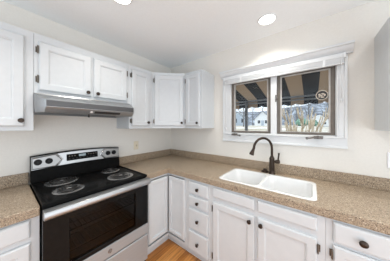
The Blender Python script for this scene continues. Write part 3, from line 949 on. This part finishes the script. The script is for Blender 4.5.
# ------------------------------------------------------------------ outdoors: awning over the window
YA, ZA, KA = 1.30, 1.947, 0.186
AX0, AX1 = 0.372, 2.829
aw = thing('awning', 'navy and tan striped canvas awning with scalloped valance outside the window', 'awning', (0, 0, 0))
zc = lambda y: ZA + KA * (YA - y)
MB().prism([(0.155, zc(0.155)), (YA, ZA), (YA, ZA + 0.006), (0.155, zc(0.155) + 0.006)], 'x', AX0, AX1).build('canopy', M['canvas'], aw)
top, bot = [], []
n = 130
for k in range(n + 1):
    x = AX0 + (AX1 - AX0) * k / n
    u = ((x - 0.939 - 0.078) / 0.189) % 1.0
    top.append((x, ZA))
    bot.append((x, ZA - 0.128 - 0.032 * abs(math.sin(PI * u)) ** 0.6))
mb = MB()
for k in range(n):
    q = [top[k], top[k + 1], bot[k + 1], bot[k]]
    mb.rings([[(x, YA + 0.004, z) for x, z in q], [(x, YA + 0.009, z) for x, z in q]])
mb.build('valance', M['canvas'], aw)
MB().tube([(AX0, YA - 0.015, ZA - 0.018), (AX1, YA - 0.015, ZA - 0.018)], 0.014, 8).build('front_bar', M['awnbar'], aw, smooth='all')
MB().tube([(AX0, YA - 0.02, ZA - 0.072), (AX1, YA - 0.02, ZA - 0.072)], 0.012, 8).build('lower_bar', M['awnbar'], aw, smooth='all')
for x in (0.918, 2.62):
    po = MB().box(x - 0.024, x + 0.024, YA - 0.06, YA - 0.014, -0.62, ZA - 0.03)
    po.build('post', M['awnmetal'], aw)
for x in (AX0 + 0.02, AX1 - 0.02):
    MB().tube([(x, 0.155, zc(0.155) - 0.02), (x, YA - 0.02, ZA - 0.02)], 0.014, 8).build('rafter', M['awnmetal'], aw, smooth='all')

# ------------------------------------------------------------------ outdoors: yard, street, woods
def gz(y):
    P = [(0.15, -0.6), (3.0, -0.45), (6.0, 0.45), (10.0, 0.97), (25.0, 1.22), (60.0, 1.36), (75, 1.5)]
    for (a, za), (b, zb) in zip(P, P[1:]):
        if y <= b:
            return za + (zb - za) * (y - a) / (b - a)
    return P[-1][1]


ysamp = [0.15, 1.5, 3, 4, 5, 6, 7, 8, 10, 13, 17, 21, 25, 32, 40, 50, 60, 75]
mb = MB()
V = [[mb.bm.verts.new((x, y, gz(y))) for x in range(-80, 81, 8)] for y in ysamp]
for a_, b_ in zip(V, V[1:]):
    for i in range(len(a_) - 1):
        mb.bm.faces.new((a_[i], a_[i + 1], b_[i + 1], b_[i]))
struct(mb.build('ground', M['ground'], smooth='all'))
mb = MB()
rr = random.Random(3)
V = []
for j, (y, h) in enumerate(((74, 0), (82, 5.0), (90, 9.0), (100, 11.5), (112, 12.5))):
    row = []
    for x in range(-150, 151, 4):
        hh = h * (0.85 + 0.12 * math.sin(x * 0.09 + 1) + 0.10 * rr.random())
        row.append(mb.bm.verts.new((x, y, 1.4 + hh)))
    V.append(row)
for a_, b_ in zip(V, V[1:]):
    for i in range(len(a_) - 1):
        mb.bm.faces.new((a_[i], a_[i + 1], b_[i + 1], b_[i]))
struct(mb.build('hillside', M['hillwood'], smooth='all'))
mb = MB()
for x0_, x1_ in ((2.5, 70.0),):
    mb.rings([[(x0_, 26, gz(26) + 0.02), (x1_, 26, gz(26) + 0.02), (x1_, 26, gz(26) + 0.04), (x0_, 26, gz(26) + 0.04)],
              [(x0_, 34, gz(34) + 0.02), (x1_, 34, gz(34) + 0.02), (x1_, 34, gz(34) + 0.04), (x0_, 34, gz(34) + 0.04)]])
struct(mb.build('street', M['street']))


def house(name, label, x, y, w, d, h, rh, wallm, roofm, rz=0.0):
    t = thing(name, label, 'house', (x, y, gz(y) - 0.05), rz)
    MB().prism([(-w / 2, 0), (w / 2, 0), (w / 2, h), (0, h + rh), (-w / 2, h)], 'y', -d / 2, d / 2).build('walls', wallm, t)
    o_ = 0.3
    s_ = rh / (w / 2)
    pr_ = [(-w / 2 - o_, h - o_ * s_), (0, h + rh), (w / 2 + o_, h - o_ * s_), (w / 2 + o_, h - o_ * s_ + 0.2), (0, h + rh + 0.22), (-w / 2 - o_, h - o_ * s_ + 0.2)]
    MB().prism(pr_, 'y', -d / 2 - o_, d / 2 + o_).build('roof', roofm, t)
    for xx in (-w * 0.22, w * 0.22):
        MB().box(xx - 0.4, xx + 0.4, -d / 2 - 0.05, -d / 2 + 0.05, h * 0.35, h * 0.8).build('window', M['pane'], t)
    MB().box(-0.45, 0.45, -d / 2 - 0.06, -d / 2 + 0.05, 0.05, h * 0.78).build('door', M['bluesiding'], t)
    return t


house('house', 'distant white gabled house seen beyond the awning post', -12.6, 58, 5.2, 8, 2.4, 2.6, M['siding'], M['roof'], 0.25)
house('house', 'distant pale blue house left of the awning post', -20.5, 57, 5.5, 7, 3.4, 1.5, M['bluesiding'], M['paleroof'], 0.2)
house('house', 'distant low white house with frosted roof behind the bush', 3.4, 58, 4.6, 7, 1.3, 1.7, M['siding'], M['paleroof'], 0.1)


def tree(x, y, h, label, seed, group='bare trees beyond the yard'):
    r_ = random.Random(seed)
    t = thing('bare_tree', label, 'tree', (x, y, gz(y) - 0.1), 0, group)
    k_ = MB()
    k_.tube([(0, 0, 0), (0.1 * r_.uniform(-1, 1), 0, h * 0.45), (0.3 * r_.uniform(-1, 1), 0.2, h)], [h * 0.022, h * 0.014, h * 0.003], 6)
    k_.build('trunk', M['greybark'], t)
    b_ = MB()
    for i in range(26):
        z = h * r_.uniform(0.25, 0.92)
        a = r_.uniform(0, 2 * PI)
        l_ = h * r_.uniform(0.18, 0.34) * (1.15 - z / h)
        p0 = Vector((0, 0, z))
        p1 = p0 + Vector((math.cos(a) * l_ * 0.6, math.sin(a) * l_ * 0.6, l_ * 0.5))
        p2 = p1 + Vector((math.cos(a) * l_ * 0.4, math.sin(a) * l_ * 0.4, l_ * 0.75))
        b_.tube([p0, p1, p2], [h * 0.008, h * 0.005, h * 0.002], 4)
        for q in range(2):
            a2 = a + r_.uniform(-0.9, 0.9)
            b_.tube([p1, p1 + Vector((math.cos(a2) * l_ * 0.4, math.sin(a2) * l_ * 0.4, l_ * 0.5))], [h * 0.004, h * 0.0015], 4)
    b_.build('branches', M['greybark'], t, weld=False)


for i, (x, y, h) in enumerate(((-24, 64, 10), (-18.5, 66, 9), (-9.5, 62, 8), (-15.6, 70, 9), (-5.4, 66, 11), (-2.3, 62, 10), (1.0, 66, 11.5), (6.2, 64, 10), (9.8, 67, 11))):
    tree(x, y, h, 'leafless grey tree rising among the far houses outside the window', 20 + i)
tree(-7.4, 24, 5.2, 'leafless young tree on the lawn outside the casement beside the awning post', 77, None)

# multi-stemmed pruned bush close outside the right pane
bu = thing('bare_bush', 'bare pale-stemmed bush just outside the casement by the badge', 'bush', (1.72, 3.3, gz(3.3) - 0.02))
rb_ = random.Random(11)
for i in range(12):
    a = 2 * PI * i / 12 + rb_.uniform(-0.2, 0.2)
    sp = rb_.uniform(0.25, 0.95)
    hz = rb_.uniform(2.15, 2.45) - sp * 0.35
    p = [(0.06 * math.cos(a), 0.06 * math.sin(a), 0)]
    for q in (0.35, 0.65, 0.85, 1.0):
        p.append((math.cos(a) * sp * q ** 1.4 + rb_.uniform(-0.03, 0.03), math.sin(a) * sp * q ** 1.4 + rb_.uniform(-0.03, 0.03), hz * q))
    k_ = MB().tube(p, [0.032, 0.027, 0.022, 0.018, 0.011], 7)
    for q in range(5):
        j = rb_.choice((2, 2, 3))
        b0 = Vector(p[j])
        a2 = a + rb_.uniform(-1.2, 1.2)
        k_.tube([b0, b0 + Vector((math.cos(a2) * 0.10, math.sin(a2) * 0.10, 0.17)), b0 + Vector((math.cos(a2) * 0.15, math.sin(a2) * 0.15, 0.42))], [0.018, 0.013, 0.008], 6)
    k_.build('stem', M['bark'], bu, smooth='all', weld=False)

for i, (x, y, s_, lab) in enumerate(((0.2, 40, 1.15, 'rounded evergreen shrub far outside, nearest the bare bush'), (2.1, 41, 0.95, 'small evergreen shrub far outside, nearest the low frosted-roof house'))):
    o = bmesh.new()
    bmesh.ops.create_icosphere(o, subdivisions=3, radius=1)
    rs = random.Random(i + 5)
    for v_ in o.verts:
        v_.co *= 1 + 0.22 * (rs.random() - 0.5)
        v_.co.x *= s_
        v_.co.y *= s_
        v_.co.z = (v_.co.z + 0.85) * s_ * 0.85
    mb = MB()
    mb.bm.free()
    mb.bm = o
    e_ = mb.build('evergreen_shrub', M['evergreen'], smooth='all')
    e_.location = (x, y, gz(y) - 0.02)
    tag(e_, lab, 'shrub')
